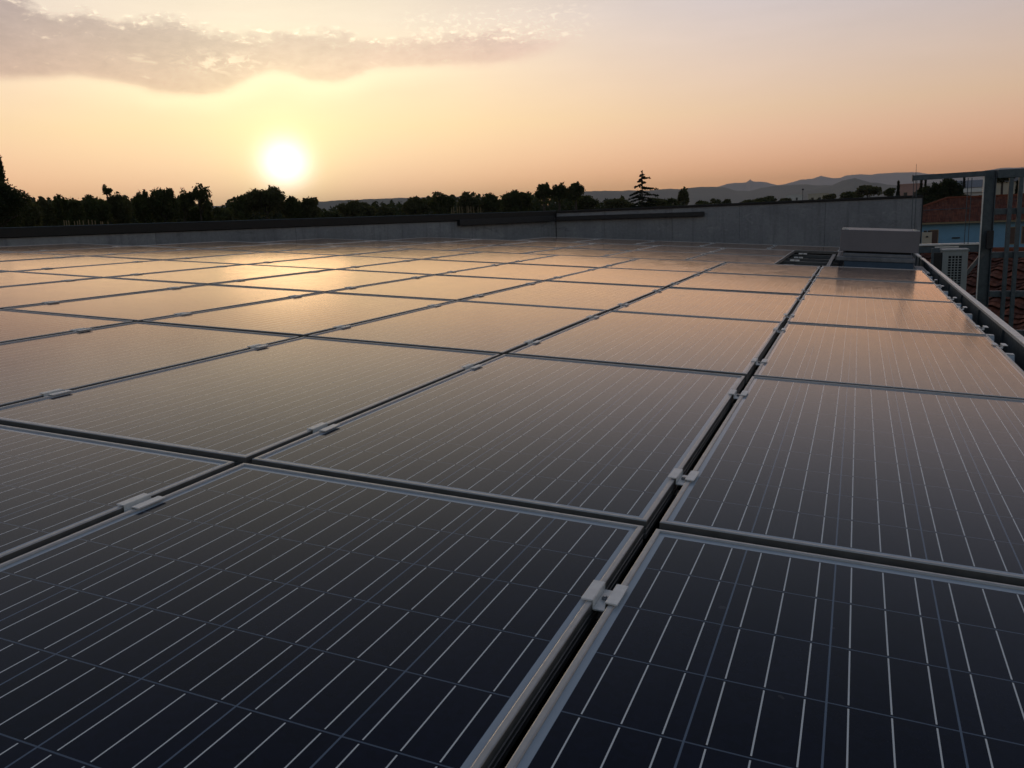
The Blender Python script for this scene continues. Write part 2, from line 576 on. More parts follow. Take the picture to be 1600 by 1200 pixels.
M_LEAF = leafmat('broad_leaves', (.040, .055, .018), (.090, .105, .036))
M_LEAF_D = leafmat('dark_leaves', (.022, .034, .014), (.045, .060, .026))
M_LEAF_O = leafmat('olive_leaves', (.060, .070, .028), (.105, .110, .050))
M_NEEDLE = leafmat('needles', (.010, .020, .014), (.024, .036, .022))


def tilemat():
    """clay barrel tiles; object coordinates, x along the eaves, y up the slope"""
    mt = bpy.data.materials.new('clay_roof_tiles')
    mt.use_nodes = True
    nt = mt.node_tree
    k = NT(nt)
    p = nt.nodes['Principled BSDF']
    uv = k.n('ShaderNodeUVMap').outputs[0]
    x, y, _ = k.sep(uv)
    wn = k.n('ShaderNodeTexWhiteNoise', noise_dimensions='2D')
    nt.links.new(k.xyz(k.math('FLOOR', k.math('DIVIDE', x, .22)), k.math('FLOOR', k.math('DIVIDE', y, .38)), 0), wn.inputs[0])
    big = k.noise(uv, .6, 4, .6)
    c = k.mix(wn.outputs[0], (.105, .030, .018, 1), (.210, .066, .036, 1))
    c = k.mix(k.maprange(big, .5, .75), c, (.080, .045, .033, 1))
    nt.links.new(c, p.inputs['Base Color'])
    p.inputs['Roughness'].default_value = .9
    p.inputs['Specular IOR Level'].default_value = .12
    h = k.math('ADD', k.math('MULTIPLY', k.math('SINE', k.math('MULTIPLY', x, 2 * PI / .22)), .5), k.math('MULTIPLY', k.math('FRACT', k.math('DIVIDE', y, .38)), -1.0))
    bn = k.n('ShaderNodeBump')
    bn.inputs['Strength'].default_value = 1.0
    bn.inputs['Distance'].default_value = .06
    nt.links.new(h, bn.inputs['Height'])
    nt.links.new(bn.outputs[0], p.inputs['Normal'])
    return mt


M_TILE = tilemat()


# ------------------------------------------------------------------ ground and hills
def build_ground():
    mb = MB()
    n, R = 96, 12500.0
    radii = [0, 20, 60, 150, 400, 1000, 2500, 6000, R]
    rings = [[Vector((r * math.cos(2 * PI * j / n), r * math.sin(2 * PI * j / n), GROUND)) for j in range(n)] for r in radii[1:]]
    vs = [Vector((0, 0, GROUND))] + [p for q in rings for p in q]
    fs = [(0, 1 + j, 1 + (j + 1) % n) for j in range(n)]
    for i in range(len(rings) - 1):
        for j in range(n):
            a, b = 1 + i * n + j, 1 + i * n + (j + 1) % n
            fs.append((a, a + n, b + n, b))
    mb.poly(vs, fs)
    tag(mb.build('ground', M_GRASS), kind='structure')


def fbm(x, y, s, o=5):
    return noise.fractal(Vector((x * s, y * s, 3.7)), .9, 2.1, o)


def build_hill(name, prof, dist, depth, rough, material, wob=.25):
    """a ridge with front and back slopes; prof lists skyline points of the photograph"""
    xs = np.array([p[0] for p in prof], float)
    ys = np.array([p[1] for p in prof], float)
    px = np.linspace(xs[0], xs[-1], 260)
    py = np.interp(px, xs, ys)
    rows = [-1.0, -.8, -.6, -.42, -.28, -.16, -.08, -.03, 0, .03, .1, .25, .5, .75, 1.0]
    vs, fs = [], []
    for i, (a, b) in enumerate(zip(px, py)):
        end = min(1.0, min(i, len(px) - 1 - i) / 26)
        P = far(a, b, dist)
        d = sight(a, b)
        d = Vector((d.x, d.y, 0)).normalized()
        H = (P.z - GROUND) * (end * end * (3 - 2 * end))
        for t in rows:
            q = P + d * (t * depth)
            s = (1 - abs(t)) ** 1.25
            nz = fbm(q.x, q.y, 1 / (depth * .22)) * wob * H * (1 - s) * s * 3.2 + fbm(q.x, q.y, 1 / rough, 4) * rough * .045
            z = GROUND - 3 + H * s + 3 * s + nz * min(1, 4 * (1 - abs(t)) + .0)
            vs.append((q.x, q.y, z))
    m_ = len(rows)
    for i in range(len(px) - 1):
        for j in range(m_ - 1):
            a = i * m_ + j
            fs.append((a, a + 1, a + m_ + 1, a + m_))
    mb = MB()
    mb.poly(vs, fs)
    tag(mb.build(name, material, smooth=True), kind='structure')


def build_hills():
    build_hill('mountains', [(1080, 300), (1180, 291), (1225, 288), (1250, 282), (1270, 280), (1282, 276), (1300, 279), (1312, 278), (1325, 273), (1340, 272), (1362, 274), (1385, 271),
                            (1400, 270), (1425, 269), (1450, 271), (1500, 270), (1545, 266), (1577, 261), (1600, 260), (1660, 262), (1720, 256), (1800, 262), (1900, 270)], 9200, 2600, 300, M_ROCK)
    build_hill('rocky_mountain', [(1090, 300), (1127, 290), (1137, 287), (1155, 286.2), (1166, 285), (1170, 282.5), (1172.5, 280.3), (1175, 283), (1182, 284.2), (1192, 284), (1205, 287), (1222, 291), (1260, 298)], 7800, 1500, 160, M_ROCK, .15)
    build_hill('wooded_ridge', [(800, 306), (850, 302), (915, 299.5), (960, 298), (1000, 297.5), (1050, 295), (1072, 294), (1107, 291.7), (1130, 292.5), (1150, 297), (1172, 298.5), (1190, 294),
                                (1225, 288.5), (1260, 288), (1300, 290), (1360, 289), (1420, 287), (1500, 284), (1600, 280), (1700, 284), (1800, 290)], 5000, 1400, 120, M_HILL)
    build_hill('rounded_hill', [(1230, 300), (1270, 295), (1300, 289.5), (1315, 282.5), (1328, 278.5), (1336, 277.5), (1347, 281), (1360, 285), (1390, 288), (1430, 292), (1480, 296)], 4300, 900, 90, M_HILL)
    build_hill('low_plateau', [(-260, 333), (-100, 331), (60, 327), (200, 324), (330, 321.5), (365, 321), (430, 318), (495, 315), (560, 312), (635, 309), (700, 307), (780, 308), (860, 309)], 3000, 900, 45, M_HILL, .2)


# ------------------------------------------------------------------ the roof the modules lie on
V_WALL = 14.57
WA = Vector((-5.225, 14.57))         # corner of the parapet
WB = Vector((-12.89, .0))            # far past the left edge of the picture
wd = (WA - WB).normalized()
WN = Vector((wd.y, -wd.x))           # towards the modules
DECK_N = -.17


def deck_z(x, n=DECK_N):
    return -math.tan(TH) * x + n / math.cos(TH)


def build_roof():
    """the hall under the modules: walls and membrane deck"""
    root = empty('solar_roof_hall', (0, 5, GROUND))
    tag(root, 'low hall with a dark membrane roof carrying all the solar modules', 'building')
    off = Vector((0, -5, -GROUND))
    ring = [Vector((1.155, -6.0)), Vector((1.155, V_WALL + .22)), Vector((WA.x - .05, V_WALL + .22)), Vector((WB.x - .2, WB.y)), Vector((WB.x - .2, -6.0))]
    mb = MB()
    mb.face([Vector((p.x, p.y, deck_z(p.x))) + off for p in ring])
    mb.build('roof_deck', M_DECK, root)
    mb = MB()
    for i in range(5):
        a, b = ring[i], ring[(i + 1) % 5]
        mb.face([Vector((a.x, a.y, GROUND)) + off, Vector((b.x, b.y, GROUND)) + off, Vector((b.x, b.y, deck_z(b.x) - .004)) + off, Vector((a.x, a.y, deck_z(a.x) - .004)) + off])
    mb.build('outer_wall', M_FACADE, root)


def wall_run(root, a, b, nrm, top, cuts, thick=.2):
    """rendered panels between a and b (inner face), nrm towards the modules; cuts are fractions"""
    a, b, nrm = Vector((*a, 0)), Vector((*b, 0)), Vector((*nrm, 0))
    L = (b - a).length
    d = (b - a) / L
    cuts = [0] + cuts + [1]
    for i in range(len(cuts) - 1):
        p, q = a + d * (L * cuts[i] + .0015), a + d * (L * cuts[i + 1] - .0015)
        jut = nrm * random.uniform(-.004, .004)
        mb = MB()
        c = []
        for t in (0, 1):
            for P in (p + jut, q + jut, q - nrm * thick, p - nrm * thick):
                c.append(Vector((P.x, P.y, top if t else deck_z(P.x) - .10)))
        mb.hexa(c)
        w = mb.build('wall_panel', M_WALL, None, bevel=.003)
        w.parent = root
    return d


def build_parapets():
    top = .78
    # long oblique parapet on the left
    root = tag(empty('parapet_wall', (0, 0, 0)), 'long low grey parapet with a thick black coping behind the far left modules', 'wall')
    wall_run(root, WA, WB, WN, top - .125, [.10, .22, .34, .47, .60, .73, .86])
    mb = MB()
    d, n3 = Vector((*-wd, 0)), Vector((*WN, 0))
    A3, B3 = Vector((*WA, 0)), Vector((*WB, 0))
    mb.hexa([P + n3 * s + Vector((0, 0, z)) for z in (top - .124, top) for P, s in ((A3 + d * -.0, .035), (B3, .035), (B3, -.24), (A3, -.24))])
    mb.build('coping', M_COPING, root, bevel=.008)
    mb = MB()                                              # pale worn drip edge
    mb.bar(A3 + n3 * .02 + Vector((0, 0, top + .004)), B3 + n3 * .02 + Vector((0, 0, top + .004)), .02, .008)
    mb.build('coping_edge', M_GALV, root)
    # taller parapet across the far end
    root = tag(empty('parapet_wall', (0, V_WALL, 0)), 'grey rendered parapet with thin dark capping across the far end, behind the skylight', 'wall')
    R1, R0 = Vector((1.345, V_WALL)), Vector((WA.x, V_WALL))
    L = R1.x - R0.x
    cuts = [0, 1.0 / L, 2.33 / L, 3.56 / L, 5.03 / L, 1]
    for i in range(5):
        x0, x1 = R0.x + L * cuts[i] + .0015, R0.x + L * cuts[i + 1] - .0015
        mb = MB()
        j = random.uniform(-.004, .004)
        mb.hexa([Vector((x, y, (top - .043) if t else deck_z(x) - .25)) for t in (0, 1) for x, y in ((x0, j), (x1, j), (x1, .2), (x0, .2))])
        mb.build('wall_panel', M_WALL, root, bevel=.003)
    mb = MB()
    mb.box((R0.x + .04, -.03, top - .042), (R1.x + .012, .23, top))
    mb.build('coping', M_COPING, root, bevel=.006)
    mb = MB()
    mb.box((R1.x + .001, -.012, deck_z(1.345) - .25), (R1.x + .016, .21, top - .043))
    mb.build('corner_trim', M_DUCT, root)
    mb = MB()
    mb.box((R1.x - .17, .001, GROUND - V_WALL * 0), (R1.x - .005, .199, deck_z(R1.x) - .251))
    mb.build('pier', M_FACADE, root)
    mb = MB()
    mb.box((WA.x - .16, -.004, deck_z(WA.x) - .25), (WA.x + .012, .19, top - .126))
    mb.build('corner_filler', M_DUCT, root)  # added filler, blocks light leaking through the open corner joint
    # the dark duct clipped along both walls
    mb = MB()
    P = A3 + d * .12 + n3 * .06
    Q = A3 + d * 2.45 + n3 * .06
    zc = .645
    mb.bar((P.x, P.y, zc - .01), (Q.x, Q.y, zc - .02), .085, .105)
    o = mb.build('cable_duct', M_DUCT, None, bevel=.006)
    tag(o, 'short dark cable duct fixed under the black coping on the oblique parapet', 'cable duct')
    mb = MB()
    mb.bar((WA.x + .03, V_WALL - .05, .630), (-2.30, V_WALL - .05, .610), .075, .082)
    o = mb.build('cable_duct', M_DUCT, None, bevel=.006)
    tag(o, 'long dark cable duct fixed to the far end parapet, ending midway along it', 'cable duct')


# ------------------------------------------------------------------ solar modules
MW, ML, MH = .990, 1.630, .040


def frame_mesh():
    """mitred aluminium frame with grooved outer sides; (inset, height) profile swept round the rectangle"""
    prof = [(.030, -MH), (0, -MH), (0, -.0300), (.0016, -.0290), (.0016, -.0270), (0, -.0260), (0, -.0190), (.0016, -.0180), (.0016, -.0160), (0, -.0150), (0, -.0022), (.0007, -.0007),
            (.0022, 0), (.0088, 0), (.0103, -.0007), (.0110, -.0022), (.0110, -.0044)]
    vs, fs = [], []
    for (t, n) in prof:
        vs += [(t, t, n), (MW - t, t, n), (MW - t, ML - t, n), (t, ML - t, n)]
    for i in range(len(prof) - 1):
        for j in range(4):
            k2 = (j + 1) % 4
            fs.append((i * 4 + j, i * 4 + k2, (i + 1) * 4 + k2, (i + 1) * 4 + j))
    mb = MB()
    mb.poly(vs, [q[::-1] for q in fs])
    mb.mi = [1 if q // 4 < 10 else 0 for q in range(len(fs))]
    return mb


def row_words(i):
    return ['front row at the camera', 'second row from the camera', 'third row from the camera', 'fourth row from the camera', 'fifth row from the camera', 'sixth row from the camera',
            'nearest offset far row', 'middle offset far row', 'last row at the parapet'][i]


ORD = ['first', 'second', 'third', 'fourth', 'fifth', 'sixth', 'seventh', 'eighth', 'ninth', 'tenth', 'eleventh', 'twelfth', 'thirteenth', 'fourteenth']
SHIFT = {5: -.487, 6: -.487, 7: -.90}


def inside(u, v, margin):
    P = Vector((roof(u, v).x, v))
    return (P - WA).dot(WN) > margin


def module_cells():
    out = []
    for i in range(-1, 8):
        sh = SHIFT.get(i, 0.0)
        js = range(-12, 1)
        for j in js:
            u0 = j * PU + sh + .0125
            v0 = i * PV + .0173
            if i >= 5 and j * PU + sh > -.5 and i < 7:
                continue
            if i == 7 and j * PU + sh > .0:
                continue
            if not inside(u0, v0 + ML, .07):
                continue
            out.append((i, j, u0, v0))
    return out


CELLS = module_cells()


def build_modules():
    root = empty('solar_module')
    fr = frame_mesh().build('frame', [M_ALU, M_ALU_SHADE], root)
    me = bpy.data.meshes.new('laminate')
    a = .0104
    me.from_pydata([(a, a, -.0042), (MW - a, a, -.0042), (MW - a, ML - a, -.0042), (a, ML - a, -.0042)], [], [(0, 1, 2, 3)])
    uvl = me.uv_layers.new(name='metres')
    for l, (x, y) in zip(uvl.data, [(a, a), (MW - a, a), (MW - a, ML - a), (a, ML - a)]):
        l.uv = (x, y)
    me.materials.append(M_GLASS)
    gl = bpy.data.objects.new('laminate', me)
    COL.objects.link(gl)
    gl.parent = root
    kids = {root.name: [fr, gl]}
    rows = {}
    for c in CELLS:
        rows.setdefault(c[0], []).append(c)
    first = True
    for (i, j, u0, v0) in CELLS:
        o = root if first else copy_tree(root, kids)
        first = False
        jit = Matrix.Rotation(rad(random.gauss(0, .07)), 4, 'X') @ Matrix.Rotation(rad(random.gauss(0, .06)), 4, 'Y')
        o.matrix_world = ROOF @ Matrix.Translation((u0 + random.uniform(-.002, .002), v0 + random.uniform(-.003, .003), random.uniform(-.0012, .0012))) @ jit
        k = sum(1 for c in rows[i] if c[1] > j)
        if i <= 4:
            if j == 0:
                w = 'beside the edge channel'
            else:
                w = '%s left of the edge column' % ORD[-j - 1]
        else:
            w = '%s from its right end' % ORD[k]
        tag(o, 'dark blue solar module, %s, %s' % (row_words(i + 1), w), 'solar panel', 'solar modules laid flat on the roof')


def build_clamps():
    """pairs of bright hold-down plates joined by a channel, at a fifth and four fifths of each long side"""
    root = empty('module_clamp')
    mb = MB()
    L2, t = .037, .0030
    for s in (-1, 1):
        mb.box((min(s * .0112, s * .0305), -L2, .0004), (max(s * .0112, s * .0305), L2, .0004 + t))
        mb.box((min(s * .0098, s * .0111), -L2, -.013), (max(s * .0098, s * .0111), L2, .0002 + t))
    mb.box((-.0097, -L2 - .002, -.0135), (.0097, L2, -.0105))
    body = mb.build('clamp_body', M_ALU_RAW, root, bevel=.0012)
    mb = MB()
    mb.tube([(0, 0, -.0104), (0, 0, -.0050)], .0058, 6)
    mb.tube([(0, 0, -.0051), (0, 0, -.0035)], .0040, 8)
    bolt = mb.build('bolt', M_STEEL, root)
    kids = {root.name: [body, bolt]}
    have = {(i, j) for (i, j, _, _) in CELLS}
    first = True
    for i in range(-1, 8):
        sh = SHIFT.get(i, 0.0)
        for j in range(-12, 2):
            left, right = (i, j - 1) in have, (i, j) in have
            if not (left or right) or (left and not right and j != 1) or (right and not left):
                continue
            for q, fr_ in ((.2, 'near'), (.8, 'far')):
                if i == -1 and q == .2:
                    continue
                o = root if first else copy_tree(root, kids)
                first = False
                o.matrix_world = ROOF @ Matrix.Translation((j * PU + sh + random.uniform(-.002, .002), (i + q) * PV + random.uniform(-.012, .012), 0)) @ Matrix.Rotation(rad(random.uniform(-1.2, 1.2)), 4, 'Z')
                if i <= 4:
                    seam = 'outer edge by the channel' if j == 1 else '%s seam left of the channel' % ORD[-j]
                else:
                    seam = '%s seam from the right' % ORD[max(0, -j)]
                tag(o, 'bright clamp, %s, %s, %s end' % (row_words(i + 1), seam, fr_), 'clamp', 'clamps holding the solar modules')


def build_rails():
    """aluminium rails across the roof under every line of clamps; a bracket with a bolt on the open end"""
    for i in range(-1, 8):
        for q, fr_ in ((.2, 'near'), (.8, 'far')):
            v = (i + q) * PV
            if i == -1 and q == .2:
                continue
            us = [c[2] for c in CELLS if c[0] == i]
            u0 = min(us) + .05
            u1 = 1.062 if i < 5 else (.16 if i < 7 else .13)
            root = empty('mounting_rail', M=ROOF @ Matrix.Translation((0, v, 0)))
            mb = MB()
            mb.box((u0, -.02, -.088), (u1, .02, -.0425))
            mb.box((u0, -.0205, -.070), (u1, -.02, -.064))
            mb.build('rail', M_RAIL, root)
            mb = MB()
            uu = u0 + .3
            while uu < u1:
                mb.box((uu, -.03, DECK_N - .005), (uu + .06, .03, -.0885))
                uu += 1.4
            mb.build('roof_foot', M_RAIL, root)
            if i < 5:
                mb = MB()
                mb.hexa([Vector(p) for p in ((1.018, -.075, -.100), (1.080, -.075, -.100), (1.080, -.070, -.102), (1.018, -.070, -.102), (1.018, -.0255, -.0447), (1.080, -.0255, -.0447), (1.080, -.0208, -.047), (1.018, -.0208, -.047))])
                mb.box((1.018, -.0254, -.0445), (1.080, .022, -.0405))
                br = mb.build('rail_bracket', M_ALU_RAW, root)
                mb = MB()
                mb.tube([(1.050, -.050, -.073), (1.050, -.059, -.066)], .0105, 6)
                mb.build('bolt', M_BOLT, br)
                w = 'under the %s end of the %s' % (fr_, row_words(i + 1))
            else:
                w = 'under the %s end of the %s' % (fr_, row_words(i + 1))
                if i in (5, 6):
                    for s in (0, 1):
                        mb = MB()
                        mb.box((-.42 + s * .06, -.045, -.041), (-.37 + s * .06, .045, -.025))
                        mb.build('rail_bracket', M_ALU_RAW, root)
            tag(root, 'aluminium rail ' + w, 'mounting rail', 'rails under the solar modules')


def build_edge():
    """raised metal channel along the low edge of the roof"""
    for (v0, v1, lab) in ((-6.0, 10.75, 'long raised metal channel with a bright top lip along the right roof edge'),
                          (11.05, 14.3, 'short raised metal channel with a bright lip beyond the skylight on the right roof edge')):
        root = empty('edge_channel', M=ROOF @ Matrix.Translation((1.13, v0, 0)))
        L = v1 - v0
        mb = MB()
        mb.box((0, 0, -.30), (.006, L, -.012))
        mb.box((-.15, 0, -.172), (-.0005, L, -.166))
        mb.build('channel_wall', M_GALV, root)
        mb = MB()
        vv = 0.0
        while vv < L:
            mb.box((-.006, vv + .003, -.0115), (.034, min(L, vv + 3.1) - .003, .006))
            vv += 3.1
        mb.build('top_lip', M_GALV_LIT, root, bevel=.002)
        vv = .4
        while vv < L:
            mb = MB()
            mb.box((-.012, vv, -.16), (-.0005, vv + .012, -.013))
            mb.build('stiffener', M_GALV, root)
            vv += 1.03
        tag(root, lab, 'gutter edge')


def build_skylight():
    """raised skylight box at the far right corner of the array"""
    root = empty('skylight', M=ROOF @ Matrix.Translation((.62, 9.4, 0)))
    mb = MB()
    mb.hexa([Vector(p) for p in ((-.40, -.28, DECK_N), (.36, -.28, DECK_N), (.40, 1.25, DECK_N), (-.44, 1.25, DECK_N), (-.40, -.14, .012), (.34, -.14, .012), (.34, 1.15, .012), (-.40, 1.15, .012))])
    mb.build('curb', M_CURB, root)
    mb = MB()
    mb.box((-.49, -.15, .013), (.36, 1.25, .062))
    mb.box((-.43, -.06, .0625), (.33, 1.15, .098))
    mb.build('flange', M_FLASH, root, bevel=.006)
    mb = MB()
    mb.box((-.470, .02, .119), (.395, 1.20, .372))
    lid = mb.build('skylight_lid', M_ACRYL, root, bevel=.006)
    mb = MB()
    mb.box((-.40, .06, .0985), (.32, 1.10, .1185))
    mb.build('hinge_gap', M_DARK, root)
    mb = MB()
    for u in (-.44, .335):
        mb.tube([(u, .05, .372), (u, .05, .392)], .017, 8)
        mb.bar((u - .02, .05, .386), (u + .05, .06, .378), .02, .012)
    mb.build('lid_catch', M_GALV_LIT, lid)
    tag(root, 'boxy mauve grey skylight on a dark curb at the far right of the modules', 'skylight')
    # sheet metal around its foot
    mb = MB()
    T = ROOF @ Matrix.Translation((0, 8.40, 0))
    mb.box((.14, 0, -.06), (.28, .62, -.052), T)
    mb.box((.99, .0, -.05), (1.09, 1.3, -.042), T)
    mb.box((.14, .02, DECK_N), (.16, .6, -.0605), T)
    mb.box((1.06, .02, DECK_N), (1.08, 1.28, -.0505), T)
    tag(mb.build('flashing_sheet', M_FLASH), 'dull sheet metal flashing on the roof in front of the skylight', 'flashing')
    mb = MB()
    mb.box((.045, 8.36, -.042), (.085, 10.9, .0), ROOF)
    tag(mb.build('support_beam', M_RAIL), 'single bare rail running up to the skylight beside the gap with no module', 'mounting rail')


def build_hall():
    build_roof()
    build_parapets()
    build_modules()
    build_clamps()
    build_rails()
    build_edge()
    build_skylight()


# ------------------------------------------------------------------ steelwork and air conditioner beyond the roof edge
def build_gantry():
    root = tag(empty('steel_gantry', (2.6, 12.4, GROUND)), 'grey steel frame of posts and beams standing beside the roof at the right', 'steel frame')
    off = Vector((-2.6, -12.4, -GROUND))

    def add(name, fn, material=M_GALV, bevel=.004):
        mb = MB()
        fn(mb)
        mb.v = [tuple(Vector(p) + off) for p in mb.v]
        return mb.build(name, material, root, bevel=bevel)

    def ib(x, y, z0, z1, w=.15, d=.14, t=.012):
        def f(mb):
            mb.box((x - w / 2, y - d / 2, z0), (x - w / 2 + t, y + d / 2, z1))
            mb.box((x + w / 2 - t, y - d / 2, z0), (x + w / 2, y + d / 2, z1))
            mb.box((x - w / 2 + t, y - t / 2, z0), (x + w / 2 - t, y + t / 2, z1))
        return f
    y0 = 12.4
    P = on_y(1544.5, 320, y0)
    top = on_y(1546, 266, y0)
    add('post', ib(P.x, y0, GROUND, top.z))
    add('post_highlight', lambda mb: mb.box((P.x - .092, y0 - .075, -1.2), (P.x - .0765, y0 - .04, top.z - .02)), M_GALV_LIT, 0)  # bright strip painted in for the light along the post's left edge
    add('junction_box', lambda mb: mb.box((P.x - .01, y0 - .15, on_y(1545, 388, y0).z), (P.x + .075, y0 - .0715, on_y(1545, 360, y0).z)), M_DUCT)
    # head beam
    A, B = on_y(1427, 272, y0 - .1), on_y(1640, 262.5, y0 - .1)
    B.z = top.z - .045
    A.z = B.z - .012
    add('head_beam', lambda mb: mb.bar(A, (P.x - .08, B.y, B.z), .09, .072))
    add('head_beam', lambda mb: mb.bar((P.x + .0765, y0 - .1, B.z - .015), (B.x + .6, y0 - .1, B.z - .015), .09, .115))
    add('end_plate', lambda mb: mb.box((A.x - .012, A.y - .06, A.z - .05), (A.x - .0005, A.y + .06, A.z + .045)), M_GALV)
    # landing beam; sky sheen on its top flange put into the pale colour
    A2, B2 = on_y(1436, 384, y0), on_y(1537, 377.5, y0)
    z2 = (A2.z + B2.z) / 2
    add('landing_beam', lambda mb: mb.bar((A2.x, y0, z2 - .075), (P.x - .0765, y0, z2 - .075), .08, .10))
    add('landing_flange', lambda mb: mb.bar((A2.x, y0, z2 - .008), (P.x - .0765, y0, z2 - .008), .13, .026), M_GALV_LIT)
    # diagonal brace
    C, D = on_y(1536, 396, y0), on_y(1508, 430, y0)
    add('brace', lambda mb: mb.bar(C, D, .05, .085, up=(0, 1, 0)), M_GALV_LIT if False else M_RAIL)
    # lighter lattice to the right of the post
    for px in (1577, 1592, 1622):
        Q = on_y(px, 330, y0 - .1)
        add('mullion', lambda mb: mb.box((Q.x - .028, y0 - .13, GROUND), (Q.x + .028, y0 - .08, top.z - .09)))
    for py in (330, 398, 459, 520):
        Q = on_y(1575, py, y0 - .03)
        add('cross_beam', lambda mb: mb.bar((P.x + .0765, y0 - .035, Q.z), (P.x + 1.5, y0 - .035, Q.z), .07, .085))
    Q = on_y(1537, 420, y0)
    # hangers and a stay
    for px in (1428, 1433, 1513, 1519):
        a = on_y(px, 276, y0 - .1)
        b = on_y(px, 306 if px < 1500 else 381, y0 - .1)
        add('hanger_cable', lambda mb: mb.tube([(a.x, a.y, A.z - .036), (a.x, a.y, b.z if px > 1500 else z2)], .0052, 5), M_GALV, 0)
    a, b = on_y(1444, 328.5, y0 - .1), on_y(1516, 325, y0 - .1)
    add('stay_cable', lambda mb: mb.tube([a, b], .005, 5), M_GALV, 0)


def build_aircon():
    y0 = 11.6
    L, R = on_y(1473, 395, y0), on_y(1513, 395, y0)
    x0, x1 = L.x, R.x
    zt = on_y(1493, 392, y0).z
    h, dp = .62, .34
    root = tag(empty('air_conditioner', (x0, y0, zt - h)), 'cream outdoor air conditioning unit with a slotted grille behind the roof edge', 'air conditioner')
    w = x1 - x0
    mb = MB()
    t = .012
    mb.box((0, .03, 0), (w, dp, h))                         # body
    for lo, hi in (((0, 0, 0), (.075, .0295, h)), ((w - .075, 0, 0), (w, .0295, h)), ((.0755, 0, h - .07), (w - .0755, .0295, h)), ((.0755, 0, 0), (w - .0755, .0295, .05))):
        mb.box(lo, hi)
    mb.box((-.012, -.012, h + .0005), (w + .012, dp + .01, h + .022))
    mb.build('casing', M_AC, root, bevel=.004)
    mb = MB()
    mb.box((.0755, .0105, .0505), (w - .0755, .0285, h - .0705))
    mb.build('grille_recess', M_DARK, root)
    mb = MB()
    for q in range(1, 4):
        x = .0755 + (w - .151) * q / 4
        mb.box((x - .006, .002, .0505), (x + .006, .010, h - .0705))
    for q in range(1, 14):
        z = .05 + (h - .12) * q / 14
        mb.box((.0755, .0035, z - .005), (w - .0755, .0095, z + .005))
    mb.build('grille', M_AC, root)
    mb = MB()
    mb.box((-.11, .02, -.35), (-.0, .05, h - .02))
    mb.box((-.1, .06, -.1), (-.006, .30, h - .05))
    mb.build('side_cover', M_DUCT, root)
    mb = MB()
    mb.bar((-.10, .02, h + .055), (w * .62, .02, h + .055), .02, .018)
    mb.build('top_bar', M_GALV_LIT, root)
    mb = MB()
    mb.box((-.14, -.02, -.6), (-.1105, .05, h + .04))
    mb.box((-.14, .05, -.07), (w + .12, .10, -.001))
    mb.box((-.7, .10, -.06), (-.14, .14, -.01))
    mb.build('bracket', M_GALV, root)


# ------------------------------------------------------------------ houses
def frame_at(px, py, dist, turn=0.0):
    """local frame on the ground: x to the right, y away from the camera"""
    P = far(px, py, dist)
    d = Vector((P.x - CAM.x, P.y - CAM.y, 0)).normalized()
    d = Matrix.Rotation(rad(turn), 3, 'Z') @ d
    e = Vector((d.y, -d.x, 0))
    M = Matrix((e, d, Vector((0, 0, 1)))).transposed().to_4x4()
    M.translation = (P.x, P.y, GROUND)
    return M, P


def roof_face(name, quads, material, parent):
    """faces with UVs in metres along the eaves and up the slope"""
    me = bpy.data.meshes.new(name)
    vs, fs, uvs = [], [], []
    for q in quads:
        q = [Vector(p) for p in q]
        b = len(vs)
        vs += [tuple(p) for p in q]
        fs.append(tuple(range(b, b + len(q))))
        ex = (q[1] - q[0]).normalized()
        nn = (q[1] - q[0]).cross(q[-1] - q[0]).normalized()
        ey = nn.cross(ex)
        uvs.append([((p - q[0]).dot(ex), (p - q[0]).dot(ey)) for p in q])
    me.from_pydata(vs, [], fs)
    l = me.uv_layers.new(name='metres')
    i = 0
    for u in uvs:
        for c in u:
            l.data[i].uv = c
            i += 1
    me.materials.append(material)
    o = bpy.data.objects.new(name, me)
    COL.objects.link(o)
    o.parent = parent
    return o


def window(root, x0, x1, z0, z1, y, shut=True):
    mb = MB()
    fr = .06
    for lo, hi in (((x0 - fr, z0 - fr), (x1 + fr, z0)), ((x0 - fr, z1), (x1 + fr, z1 + fr)), ((x0 - fr, z0), (x0, z1)), ((x1, z0), (x1 + fr, z1))):
        mb.box((lo[0], y - .04, lo[1]), (hi[0], y - .002, hi[1]))
    w = mb.build('window', M_FASC, root)
    mb = MB()
    mb.box((x0, y - .025, z0), (x1, y - .003, z1))
    if shut:
        n = int((z1 - z0) / .09)
        for i in range(n):
            z = z0 + (z1 - z0) * (i + .5) / n
            mb.box((x0 + .05, y - .034, z - .02), (x1 - .05, y - .026, z + .02))
    mb.build('shutter' if shut else 'pane', M_SHUT if shut else M_GREYP, w)


